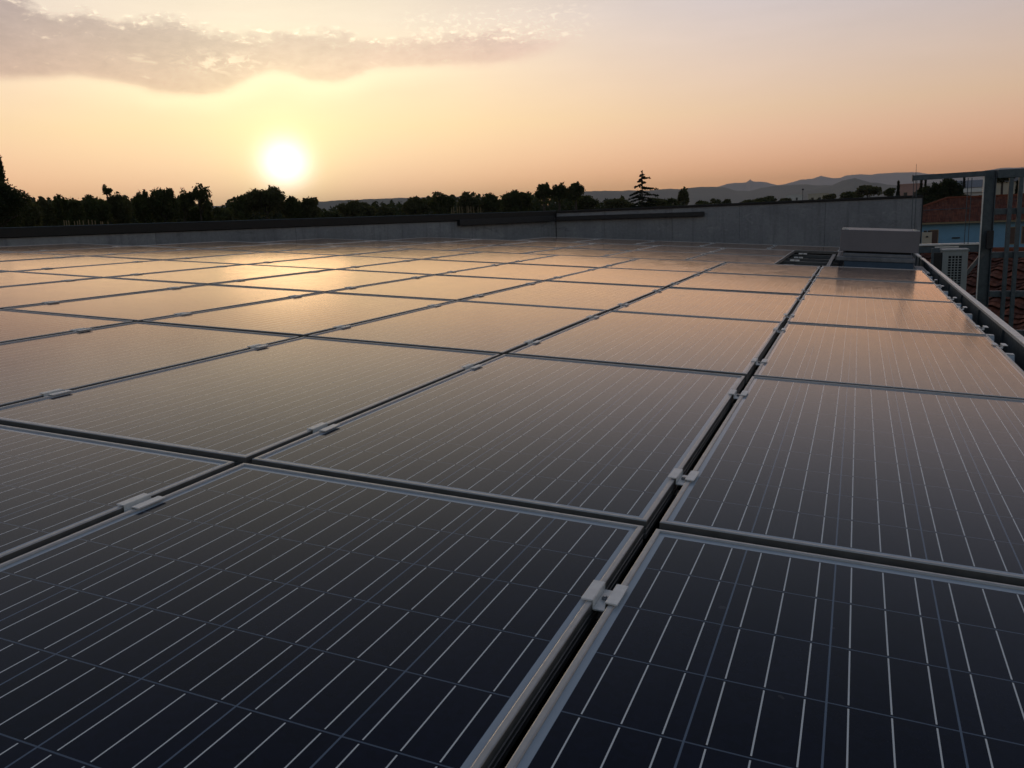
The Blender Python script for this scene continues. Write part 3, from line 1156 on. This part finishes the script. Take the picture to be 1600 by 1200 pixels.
def build_blue_house():
    D = 80
    s = D / F_PX
    M, P = frame_at(1500, 350, D, 4)
    root = tag(empty('blue_house', M=M), 'sky blue house with a red hipped tile roof at the right edge', 'house')

    def X(px):
        return (px - 1500) * s

    def Z(px, py):
        return far(px, py, D).z - GROUND
    ze = Z(1520, 348.5)
    zr = Z(1490, 308.5)
    x0, x1, dp = X(1402), X(1760), 9.5
    mb = MB()
    mb.box((x0, .5, -.3), (x1, dp - .5, ze))
    mb.build('wall', M_BLUE, root)
    mb = MB()
    mb.box((x0 - .5, -.03, ze + .002), (x1 + .5, dp + .03, ze + .16))
    mb.build('eaves_board', M_FASC, root)
    xr0, xr1, yr = X(1487), X(1690), dp / 2
    a, b, c, d = Vector((x0 - .6, -.1, ze + .17)), Vector((x1 + .6, -.1, ze + .17)), Vector((x1 + .6, dp + .1, ze + .17)), Vector((x0 - .6, dp + .1, ze + .17))
    e, f = Vector((xr0, yr, zr)), Vector((xr1, yr, zr))
    roof_face('roof', [(a, b, f, e), (c, d, e, f), (d, a, e), (b, c, f)], M_TILE, root)
    mb = MB()
    mb.tube([e, f], .13, 6)
    mb.tube([a, e], .12, 6)
    mb.tube([b, f], .12, 6)
    mb.build('ridge_tiles', M_TILE, root)
    for (p0, p1, t, bt) in ((1465, 1474, 360, 382), (1559, 1567.5, 356.5, 382), (1575, 1583.5, 355.5, 381), (1594, 1603, 354.5, 380), (1640, 1650, 353, 378)):
        window(root, X(p0), X(p1), Z(p0, bt), Z(p0, t), .5)
    mb = MB()
    mb.box((X(1491.5), .43, Z(1492, 373)), (X(1501.5), .498, Z(1492, 371)))
    mb.build('vent', M_DUCT, root)
    # cream service block in front
    D2 = 52
    M2, _ = frame_at(1448.5, 370, D2, 0)
    s2 = D2 / F_PX
    r2 = tag(empty('chimney_stack', M=M2), 'squat cream chimney stack with dark cowls by the end of the parapet', 'chimney')
    zt = far(1448, 363, D2).z - GROUND
    mb = MB()
    mb.box((-6.5 * s2, 0, -.3), (6 * s2, .5, zt))
    mb.build('stack', M_CREAM, r2)
    mb = MB()
    for q in (-4.5, .5):
        mb.box((q * s2, .05, zt + .001), ((q + 4) * s2, .42, zt + .09))
    mb.build('cowl', M_DUCT, r2)
    mb = MB()
    mb.box((-1.5 * s2, -.03, zt - .28), (1.5 * s2, -.001, zt - .2))
    mb.build('vent', M_DUCT, r2)


def build_tiled_house():
    M, P = frame_at(1585, 420, 30, -8)
    root = tag(empty('tiled_house', M=M), 'low building with a weathered clay tile roof below the steel frame', 'house')
    zr = far(1585, 394, 30).z - GROUND
    ze = far(1585, 560, 20.5).z - GROUND
    x0, x1 = -3.6, 7
    a, b = Vector((x0, -9.5, ze)), Vector((x1, -9.5, ze))
    c, d = Vector((x1, 0, zr)), Vector((x0, 0, zr))
    e, f = Vector((x1, 9.5, ze)), Vector((x0, 9.5, ze))
    # stepped courses so that each row of tiles throws a lip
    n, tw, sg = 24, .24, 6
    nx = int((x1 - x0) / tw) * sg
    vs, fs, uvs = [], [], []
    up = (d - a).normalized()
    nz = (b - a).normalized().cross(up).normalized()
    for i in range(n):
        for t, lift in ((i / n, .05), ((i + 1.25) / n, .012)):
            for j in range(nx + 1):
                ph = (j % sg) / sg
                col_ = j // sg
                hh = .045 * abs(math.sin(PI * ph)) if col_ % 2 == 0 else -.030 * abs(math.sin(PI * ph))
                jit = .012 * math.sin(col_ * 12.9898 + i * 78.233)
                p = a.lerp(d, min(1, t)) + Vector(((x1 - x0) * j / nx, 0, 0)) + nz * (hh + lift + jit)
                vs.append(tuple(p))
                uvs.append(((x1 - x0) * j / nx, i * .38 + (.02 if lift > .03 else .36)))
        r0 = i * 2 * (nx + 1)
        for j in range(nx):
            fs.append((r0 + j, r0 + j + 1, r0 + nx + 2 + j, r0 + nx + 1 + j))
    me = bpy.data.meshes.new('tile_courses')
    me.from_pydata(vs, [], fs)
    l = me.uv_layers.new(name='metres')
    for q in me.loops:
        l.data[q.index].uv = uvs[q.vertex_index]
    me.materials.append(M_TILE)
    o = bpy.data.objects.new('roof', me)
    COL.objects.link(o)
    o.parent = root
    quads = [(a - nz * .03, b - nz * .03, c - nz * .03, d - nz * .03)]
    quads.append((e, f, c, d))
    roof_face('roof_underlay', quads, M_TILE, root)
    mb = MB()
    mb.tube([d + Vector((0, 0, .03)), c + Vector((0, 0, .03))], .12, 8)
    mb.build('ridge_tiles', M_TILE, root)
    mb = MB()
    mb.prism([(x0 + .4, -9.1, -.3), (x0 + .4, 9.1, -.3), (x0 + .4, 9.1, ze - .1), (x0 + .4, 0, zr - .2), (x0 + .4, -9.1, ze - .1)], (x1 - x0 - .8, 0, 0))
    mb.build('wall', M_CREAM, root)


def far_building(name, label, px0, px1, pt, D, material, floors=(), roof_mat=None, pitch=0.0, depth=9, turn=0):
    M, P = frame_at((px0 + px1) / 2, pt, D, turn)
    root = tag(empty(name, M=M), label, 'building')
    s = D / F_PX
    w = (px1 - px0) * s
    h = P.z - GROUND
    mb = MB()
    mb.box((-w / 2, 0, -.5), (w / 2, depth, h))
    mb.build('wall', material, root)
    mb = MB()
    if pitch:
        mb.prism([(-w / 2 - .3, -.4, h + .002), (-w / 2 - .3, depth + .4, h + .002), (-w / 2 - .3, depth / 2, h + pitch)], (w + .6, 0, 0))
    else:
        mb.box((-w / 2 - .12, -.12, h + .003), (w / 2 + .12, depth + .12, h + .25))
    mb.build('roof', roof_mat or material, root)
    for (x0, x1, z0, z1) in floors:
        window(root, -w / 2 + x0 * w, -w / 2 + x1 * w, h + z0, h + z1, 0, False)


def build_town():
    far_building('pink_building', 'plain pink rendered building peeping over the right end of the parapet', 1409, 1438, 288.5, 230, M_PINK, ((.2, .35, -3.2, -1.8), (.62, .77, -3.2, -1.8)))
    far_building('white_building', 'long dull white building behind the red house roof', 1488, 1545, 293, 260, M_WHITE, ((.15, .27, -3.4, -2), (.5, .62, -3.4, -2)), pitch=2.0, roof_mat=M_FLASH)
    far_building('white_building', 'small bright white house above the red roof, left of the steel post', 1512, 1541, 300, 200, M_WHITE, ((.55, .72, -2.2, -1.1),), pitch=.9, roof_mat=M_CREAM)
    far_building('cream_house', 'cream house with one dark window seen through the steel frame', 1557, 1584, 284, 150, M_CREAM, ((.52, .83, -2.6, -1.9),), pitch=1.2, roof_mat=M_DUCT)
    far_building('pale_block', 'pale flat roofed block far off left of the thin mast', 1229, 1253, 304.5, 520, M_WHITE, ((.2, .3, -3, -1.6), (.6, .7, -3, -1.6)))
    far_building('cream_block', 'cream flat roofed block far off right of the thin mast', 1265, 1293, 303, 430, M_CREAM, ((.15, .27, -3, -1.6), (.5, .62, -3, -1.6), (.8, .9, -3, -1.6)))
    # thin mast with a lamp head
    P = far(1254.5, 297, 300)
    root = tag(empty('lamp_mast', (P.x, P.y, GROUND)), 'thin dark mast with a small head between the two far blocks', 'mast')
    mb = MB()
    mb.tube([(0, 0, 0), (0, 0, P.z - GROUND)], [.16, .09], 6)
    mb.build('pole', M_DUCT, root)
    mb = MB()
    mb.tube([(0, 0, P.z - GROUND), (0, 0, P.z - GROUND + .35), (0, 0, P.z - GROUND + .5)], [.3, .34, .1], 8)
    mb.build('lamp_head', M_DUCT, root)
    mb = MB()
    for (px, t) in ((1432.0, 256),):
        Q = far(px, t, 700)
        mb.tube([(Q.x, Q.y, GROUND), (Q.x, Q.y, Q.z)], [.35, .12], 5)
    o = mb.build('radio_mast', M_DUCT)
    tag(o, 'hair thin radio mast on the skyline above the end of the head beam', 'mast')


# ------------------------------------------------------------------ vegetation
def leaf_cards(pts, size, flat=0.0):
    """one bent leaf spray per point"""
    n = len(pts)
    a = rng.normal(size=(n, 3))
    a[:, 2] *= (1 - flat)
    a /= np.linalg.norm(a, axis=1)[:, None]
    b = np.cross(a, rng.normal(size=(n, 3)))
    b /= np.linalg.norm(b, axis=1)[:, None]
    s = size * rng.uniform(.55, 1.45, (n, 1))
    a, b = a * s * .75, b * s * .42
    v = np.stack([pts - a, pts + b * rng.uniform(.6, 1.3, (n, 1)), pts + a, pts - b * rng.uniform(.6, 1.3, (n, 1))], 1).reshape(-1, 3)
    return v, np.arange(n * 4).reshape(-1, 4)


def np_mesh(name, v, f, material, parent):
    me = bpy.data.meshes.new(name)
    me.from_pydata(v.tolist(), [], f.tolist())
    me.materials.append(material)
    o = bpy.data.objects.new(name, me)
    COL.objects.link(o)
    o.parent = parent
    return o


def crown_points(n, c, r, lobes, airy):
    """points on the shells of many small lobes spread over an ellipsoid"""
    cs, rs = [], []
    for i in range(lobes):
        d = rng.normal(size=3)
        d /= (np.abs(d) ** 2.6).sum() ** (1 / 2.6)
        if d[2] < -.45:
            d[2] *= -.6
        cs.append(c + d * r * rng.uniform(.45, .76) * (1 if i % 6 else 1.10))
        rs.append(r * rng.uniform(.20, .36))
    if not airy:
        cs += [c, c + np.array([0, 0, -.25]) * r]
        rs += [r * .66, r * .66]
    k = rng.integers(0, len(cs), n)
    d = rng.normal(size=(n, 3))
    d /= np.linalg.norm(d, axis=1)[:, None]
    rad_ = rng.uniform(.35, 1.0, (n, 1)) ** .5 * (1 + .16 * rng.normal(size=(n, 1)))
    return np.array(cs)[k] + d * np.array(rs)[k] * rad_


def tree(px, hw, top, D, label, kind='broad', material=None, low=None, name=None, dens=1.0):
    P = far(px, top, D)
    s = D / F_PX
    H = P.z - GROUND
    root = tag(empty(name or 'tree', (P.x, P.y, GROUND)), label, 'tree')
    W = hw * s
    leaf = 2.05 * s * (1.2 if kind != 'airy' else 1.05)
    mb = MB()
    if kind in ('broad', 'airy'):
        ch = min(H * .78, (low - top) * s if low else max(2.1 * W, H * .45))
        c = np.array([0, 0, H - ch * .52])
        r = np.array([W * 1.02, W * .85, ch * .50])
        n = int(max(900, min(15000, 6.5 * hw * (ch / s) * dens)))
        if kind == 'airy':
            n = int(n * .38)
        pts = crown_points(n, c, r, 30 if kind == 'broad' else 13, kind == 'airy')
        pts[:, 2] = np.minimum(pts[:, 2], H * 1.0 - rng.uniform(0, .02, n) * H)
        # a few sprigs poking out
        q = rng.integers(0, n, n // 14)
        spr = c + (pts[q] - c) * rng.uniform(1.01, 1.08, (len(q), 1))
        pts = np.concatenate([pts, spr])
        base = H - ch
        tr = max(.10, H * .022) * (.42 if kind == 'airy' else 1)
        mb.tube([(0, 0, 0), (W * .03, 0, base * .6), (0, W * .03, base + ch * .3), (W * .05, 0, base + ch * .62)], [tr, tr * .8, tr * .55, tr * .15], 7)
        for i in range(7 if kind == 'broad' else 10):
            t = random.uniform(.1, .5)
            q = pts[random.randrange(len(pts))]
            st = Vector((0, 0, base + ch * t))
            mb.tube([st, st.lerp(Vector(q), .55) + Vector((0, 0, ch * .03)), q], [tr * .38, tr * .22, tr * .06], 5)
        v, f = leaf_cards(pts, leaf)
    elif kind == 'cypress':
        n = int(max(600, 20 * hw * 30))
        t = rng.uniform(.04, 1, n)
        prof = np.sin(np.clip(t * 1.03, 0, 1) * PI * .93 + .18) ** .75 * np.where(t > .45, 1 - (t - .45) * .95, 1) * 1.1
        th = rng.uniform(0, 2 * PI, n)
        rr = W * prof * rng.uniform(.45, 1.05, n)
        pts = np.stack([rr * np.cos(th), rr * np.sin(th), H * t], 1)
        mb.tube([(0, 0, 0), (0, 0, H * .9)], [.16, .03], 6)
        v, f = leaf_cards(pts, leaf * .9)
    else:                                                  # layered conifer with long drooping boughs
        mb.tube([(0, 0, 0), (0, 0, H * .55), (W * .02, 0, H * .985)], [.20, .13, .02], 7)
        allp = []
        vis = (320 - top) * s
        boughs = [(271, 2, 1), (273, -3, 1), (275, 4, 0), (277.5, 12, -.6), (278, -4, 1), (281, -7, 1), (283, 6, .5), (286, -6, 1), (288, -12, 2), (290, 6, 1), (291, 14, 3),
                  (292.5, 24, 1.5), (295, -13, 4), (297, -19, 5), (297, 10, 3), (301, -14, 4), (302, 25, 1.5), (304, -20, 3), (305, 15, 4), (308, -17, 3), (309, 21, 4), (313, -18, 5), (314, 22, 4), (318, -22, 5), (318, 24, 5)]
        boughs = [(y, dx, 0.0, dy) for y, dx, dy in boughs] + [(rng.uniform(276, 322), rng.uniform(-7, 7), rng.choice((-1, 1)) * rng.uniform(5, 15), 2.0) for _ in range(9)]
        for (y, dx, dz, dy) in boughs:
            p0 = Vector((0, 0, H - (y - top) * s))
            lim = min(1.0, .25 + (y - top) / 36)
            p2 = p0 + Vector((dx * C_R.x - dz * C_R.y, dx * C_R.y + dz * C_R.x, 0)).normalized() * (math.hypot(dx, dz) * s * (lim if dz else 1)) + Vector((0, 0, -dy * s))
            L = (p2 - p0).length
            p1 = p0.lerp(p2, .5) + Vector((0, 0, L * .05))
            mb.tube([p0, p1, p2], [.035, .022, .006], 4)
            m_ = int(16 + 85 * L / W)
            u = rng.uniform(.12, 1.0, m_)
            pp = np.outer(1 - u, np.array(p0)) + np.outer(u, np.array(p2))
            pp[:, 2] += np.sin(u * PI) * L * .05 - rng.uniform(0, .035, m_) * vis
            pp += rng.normal(size=(m_, 3)) * np.array([.05, .05, .012]) * W * (1.2 - u[:, None] * .8)
            allp.append(pp)
        pts = np.concatenate(allp + [np.stack([rng.normal(size=60) * .03, rng.normal(size=60) * .03, H - rng.uniform(0, .35, 60) * vis], 1)])
        v, f = leaf_cards(pts, leaf * .85, .6)
    mb.build('trunk', M_BARK, root, smooth=True)
    np_mesh('crown', v, f, material or {'cypress': M_NEEDLE, 'conifer': M_NEEDLE}.get(kind, M_LEAF), root)
    return root


TREES = [
    # px, half width, top, distance, kind, crown bottom, label
    (-26, 56, 262, 42, 'broad', 360, 'big dark tree cut off by the left edge of the picture'),
    (-17, 22, 227, 44, 'broad', 330, 'tall thin branch of leaves at the extreme left edge above the big tree'),
    (38, 18, 304, 60, 'broad', 362, 'low rounded tree right beside the big tree at the left edge'),
    (64, 15, 303, 66, 'broad', 360, 'small two topped tree, second from the big left edge tree'),
    (88, 12, 299, 70, 'broad', 360, 'slim tree with a pointed tuft left of the reed canes'),
    (112, 17, 304, 66, 'broad', 360, 'flat topped tree directly above the left reed canes'),
    (146, 22, 302, 72, 'broad', 360, 'broad low tree under the lone sprig'),
    (165, 9, 288, 74, 'airy', 308, 'lone feathery sprig standing over the left tree line'),
    (184, 21, 297, 74, 'broad', 360, 'bushy tree right of the lone sprig'),
    (219, 14, 294, 78, 'broad', 358, 'narrow tree left of the square topped one'),
    (252, 24, 288, 78, 'broad', 358, 'square topped dense tree, tallest of the left tree line'),
    (282, 15, 293, 80, 'airy', 356, 'thin leaved tree between the square topped and the airy one'),
    (308, 21, 284, 80, 'airy', 340, 'airy see through tree at the right end of the left tree line'),
    (306, 24, 318, 82, 'broad', 358, 'low bush at the foot of the airy tree'),
    (342, 22, 323, 120, 'broad', 350, 'low bush in the dip left of the tree under the sun'),
    (374, 15, 299, 96, 'broad', 350, 'left shoulder tree beside the big round one under the sun'),
    (412, 34, 287, 96, 'broad', 338, 'big round tree directly under the rising sun'),
    (454, 20, 305, 98, 'broad', 350, 'tree sloping down right of the big one under the sun'),
    (483, 17, 306, 98, 'broad', 350, 'small knobbly tree at the end of the group under the sun'),
    (512, 16, 329, 130, 'broad', 346, 'low bush in the gap below the pale plateau'),
    (556, 33, 312, 130, 'broad', 350, 'wide flat crowned tree alone right of the sun'),
    (602, 15, 319, 140, 'broad', 345, 'low tree just right of the wide flat crowned one'),
    (648, 20, 303, 130, 'broad', 346, 'round tree above the start of the wall duct, left of the right reed canes'),
    (690, 21, 299, 130, 'broad', 344, 'bushy tree above the right reed canes'),
    (730, 19, 298, 135, 'broad', 344, 'tree with a flat top just right of the right reed canes'),
    (766, 18, 301, 135, 'broad', 342, 'ragged tree halfway between the right canes and the tall poplar clump'),
    (808, 25, 295, 130, 'broad', 342, 'wide tree left of the tall poplar clump'),
    (849, 15, 284, 125, 'broad', 318, 'leftmost of the three tall poplars'),
    (873, 14, 285, 126, 'broad', 318, 'middle one of the three tall poplars'),
    (899, 15, 284, 125, 'broad', 318, 'rightmost of the three tall poplars'),
    (917, 18, 304, 135, 'broad', 335, 'low tree at the right foot of the poplars'),
    (965, 22, 308, 150, 'broad', 330, 'low round tree between the poplars and the conifer'),
    (1003, 24, 267, 86, 'conifer', None, 'lone dark conifer with long drooping boughs against the hills'),
    (1024, 18, 309, 140, 'broad', 328, 'low bush at the right foot of the conifer'),
    (1050, 9, 309, 170, 'broad', 325, 'small bush left of the upright oval tree'),
    (1067, 9, 291, 165, 'broad', 325, 'upright oval tree right of the conifer'),
    (1097, 12, 313, 240, 'broad', 324, 'tiny low tree right of the upright oval one'),
    (1119, 10, 309, 260, 'airy', 322, 'tiny pale tree with a loose crown in front of the hills'),
    (1136, 7, 311, 260, 'broad', 322, 'tiny dark tree below the rocky peak'),
    (1170, 14, 312, 300, 'broad', 322, 'small tree clump right of the rocky peak'),
    (1198, 16, 306, 300, 'broad', 320, 'flat topped dark clump left of the pale block'),
    (1226, 9, 310, 300, 'broad', 318, 'low dark bush at the foot of the pale block'),
    (1296, 9, 301, 260, 'broad', 315, 'dark rounded bush right of the cream block'),
    (1330, 17, 299, 210, 'broad', 314, 'low spreading tree left of the umbrella shaped one'),
    (1356, 19, 289, 200, 'broad', 306, 'umbrella shaped tree above the far end parapet'),
    (1391, 8, 291, 190, 'broad', 310, 'small ragged tree left of the lone cypress'),
    (1404, 4.0, 283, 170, 'cypress', None, 'lone pencil thin cypress above the right end of the parapet'),
    (1440, 4.2, 277, 120, 'cypress', None, 'taller cypress of the pair left of the dark spreading tree'),
    (1446.5, 3.5, 279, 122, 'cypress', None, 'shorter cypress of the pair touching the dark spreading tree'),
    (1456, 22, 287, 105, 'broad', 345, 'left half of the dark spreading mass behind the red roof'),
    (1474, 18, 274, 105, 'broad', 340, 'dark spreading tree behind the red roof, taller left crown'),
    (1490, 15, 276, 105, 'broad', 335, 'dark leaning tree behind the red roof, right crown'),
    (1507, 2.6, 276, 260, 'cypress', None, 'tiny far cypress under the head beam'),
    (1509, 9, 301, 140, 'airy', 318, 'scrubby bush on the skyline of the red roof'),
    (1529, 13, 304, 140, 'broad', 320, 'rounded bush in front of the small white house'),
    (1567, 14, 271, 130, 'broad', 284, 'dark crown over the cream house inside the steel frame'),
    (1590, 4.6, 283, 120, 'cypress', None, 'dark cypress beside the cream house inside the steel frame'),
    (1568, 15, 311, 100, 'broad', 330, 'dark hedge bush in front of the cream house'),
    (1625, 26, 290, 110, 'broad', 330, 'dark tree at the extreme right edge'),
]


def build_trees():
    for (px, hw, top, D, kind, low, label) in TREES:
        mt = None
        if kind in ('broad', 'airy'):
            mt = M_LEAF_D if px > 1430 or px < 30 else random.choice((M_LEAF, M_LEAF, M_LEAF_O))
        nm = {'cypress': 'cypress_tree', 'conifer': 'conifer_tree'}.get(kind, 'bush' if 'bush' in label and 'bushy' not in label else 'broadleaf_tree')
        tree(px, hw, top, D, label, kind, mt, low, nm)
    # far wood that closes the gaps under the crowns
    P = []
    prof = [(-120, 304), (40, 311), (130, 312), (200, 309), (270, 307), (318, 315), (330, 323), (345, 326), (360, 312), (400, 300), (440, 307), (485, 314), (503, 330), (525, 324), (590, 319), (630, 310), (700, 305), (800, 302), (900, 302), (925, 309), (960, 312), (1040, 314), (1120, 320), (1240, 316), (1340, 312), (1480, 312), (1640, 308)]
    for i in range(90000):
        px = rng.uniform(-120, 1640)
        y0 = np.interp(px, [p[0] for p in prof], [p[1] for p in prof]) + 3.0 * math.sin(px * .083) + 2.2 * math.sin(px * .21 + 1) + 1.6 * math.sin(px * .47)
        D = rng.uniform(150, 215)
        py = y0 + abs(rng.normal()) * 12 + (rng.uniform(0, 26) if i % 2 else rng.uniform(10, 82))
        q = far(px, py, D)
        if q.z > GROUND:
            P.append(q)
    v, f = leaf_cards(np.array([tuple(p) for p in P]), .62)
    tag(np_mesh('far_woodland', v, f, M_LEAF_D, None), kind='stuff')


def build_canes():
    first = None
    for (a, b, n, y0, y1, D, lab) in ((92, 166, 13, 343, 347, 30, 'pale dry reed cane behind the oblique parapet under the left trees'),
                                      (700, 752, 11, 322, 325, 44, 'pale dry reed cane above the oblique parapet, right of the sun')):
        base = None
        for i in range(n):
            px = a + (b - a) * (i + .5) / n + random.uniform(-2, 2)
            P = far(px, random.uniform(y0, y1), D)
            if base is None:
                mb = MB()
                h = P.z - GROUND
                mb.tube([(0, 0, 0), (0, .03, h * .6), (.02, .02, h)], [.022, .018, .012], 6)
                for q in range(3):
                    mb.bar((0, .02, h * (.9 + .03 * q)), (random.uniform(-.2, .2), .1, h * (.9 + .03 * q) + .12), .03, .004)
                base = mb.build('reed_cane', M_STAKE)
                o = base
            else:
                o = base.copy()
                COL.objects.link(o)
            o.location = (P.x, P.y, P.z - (base.dimensions.z or 6) if False else GROUND)
            o.scale = (1, 1, (P.z - GROUND) / h)
            o.rotation_euler = (random.uniform(-.004, .004), random.uniform(-.002, .016), random.uniform(-.4, .4))
            tag(o, lab, 'reed', 'dry reed canes ' + ('under the left trees' if a < 400 else 'right of the sun'))


def build_haze():
    mt = bpy.data.materials.new('morning_haze')
    mt.use_nodes = True
    nt = mt.node_tree
    nt.nodes.remove(nt.nodes['Principled BSDF'])
    pv = nt.nodes.new('ShaderNodeVolumePrincipled')
    pv.inputs['Color'].default_value = (.98, .93, .90, 1)
    pv.inputs['Density'].default_value = HAZE
    pv.inputs['Anisotropy'].default_value = .25
    nt.links.new(pv.outputs[0], nt.nodes['Material Output'].inputs['Volume'])
    mb = MB()
    mb.box((-12800, -12800, GROUND - 5), (12800, 12800, 450))
    tag(mb.build('haze', mt), kind='stuff')


HAZE = 9e-5
build_ground()
build_hills()
build_hall()
build_gantry()
build_aircon()
build_blue_house()
build_tiled_house()
build_town()
build_trees()
build_canes()
if HAZE:
    build_haze()
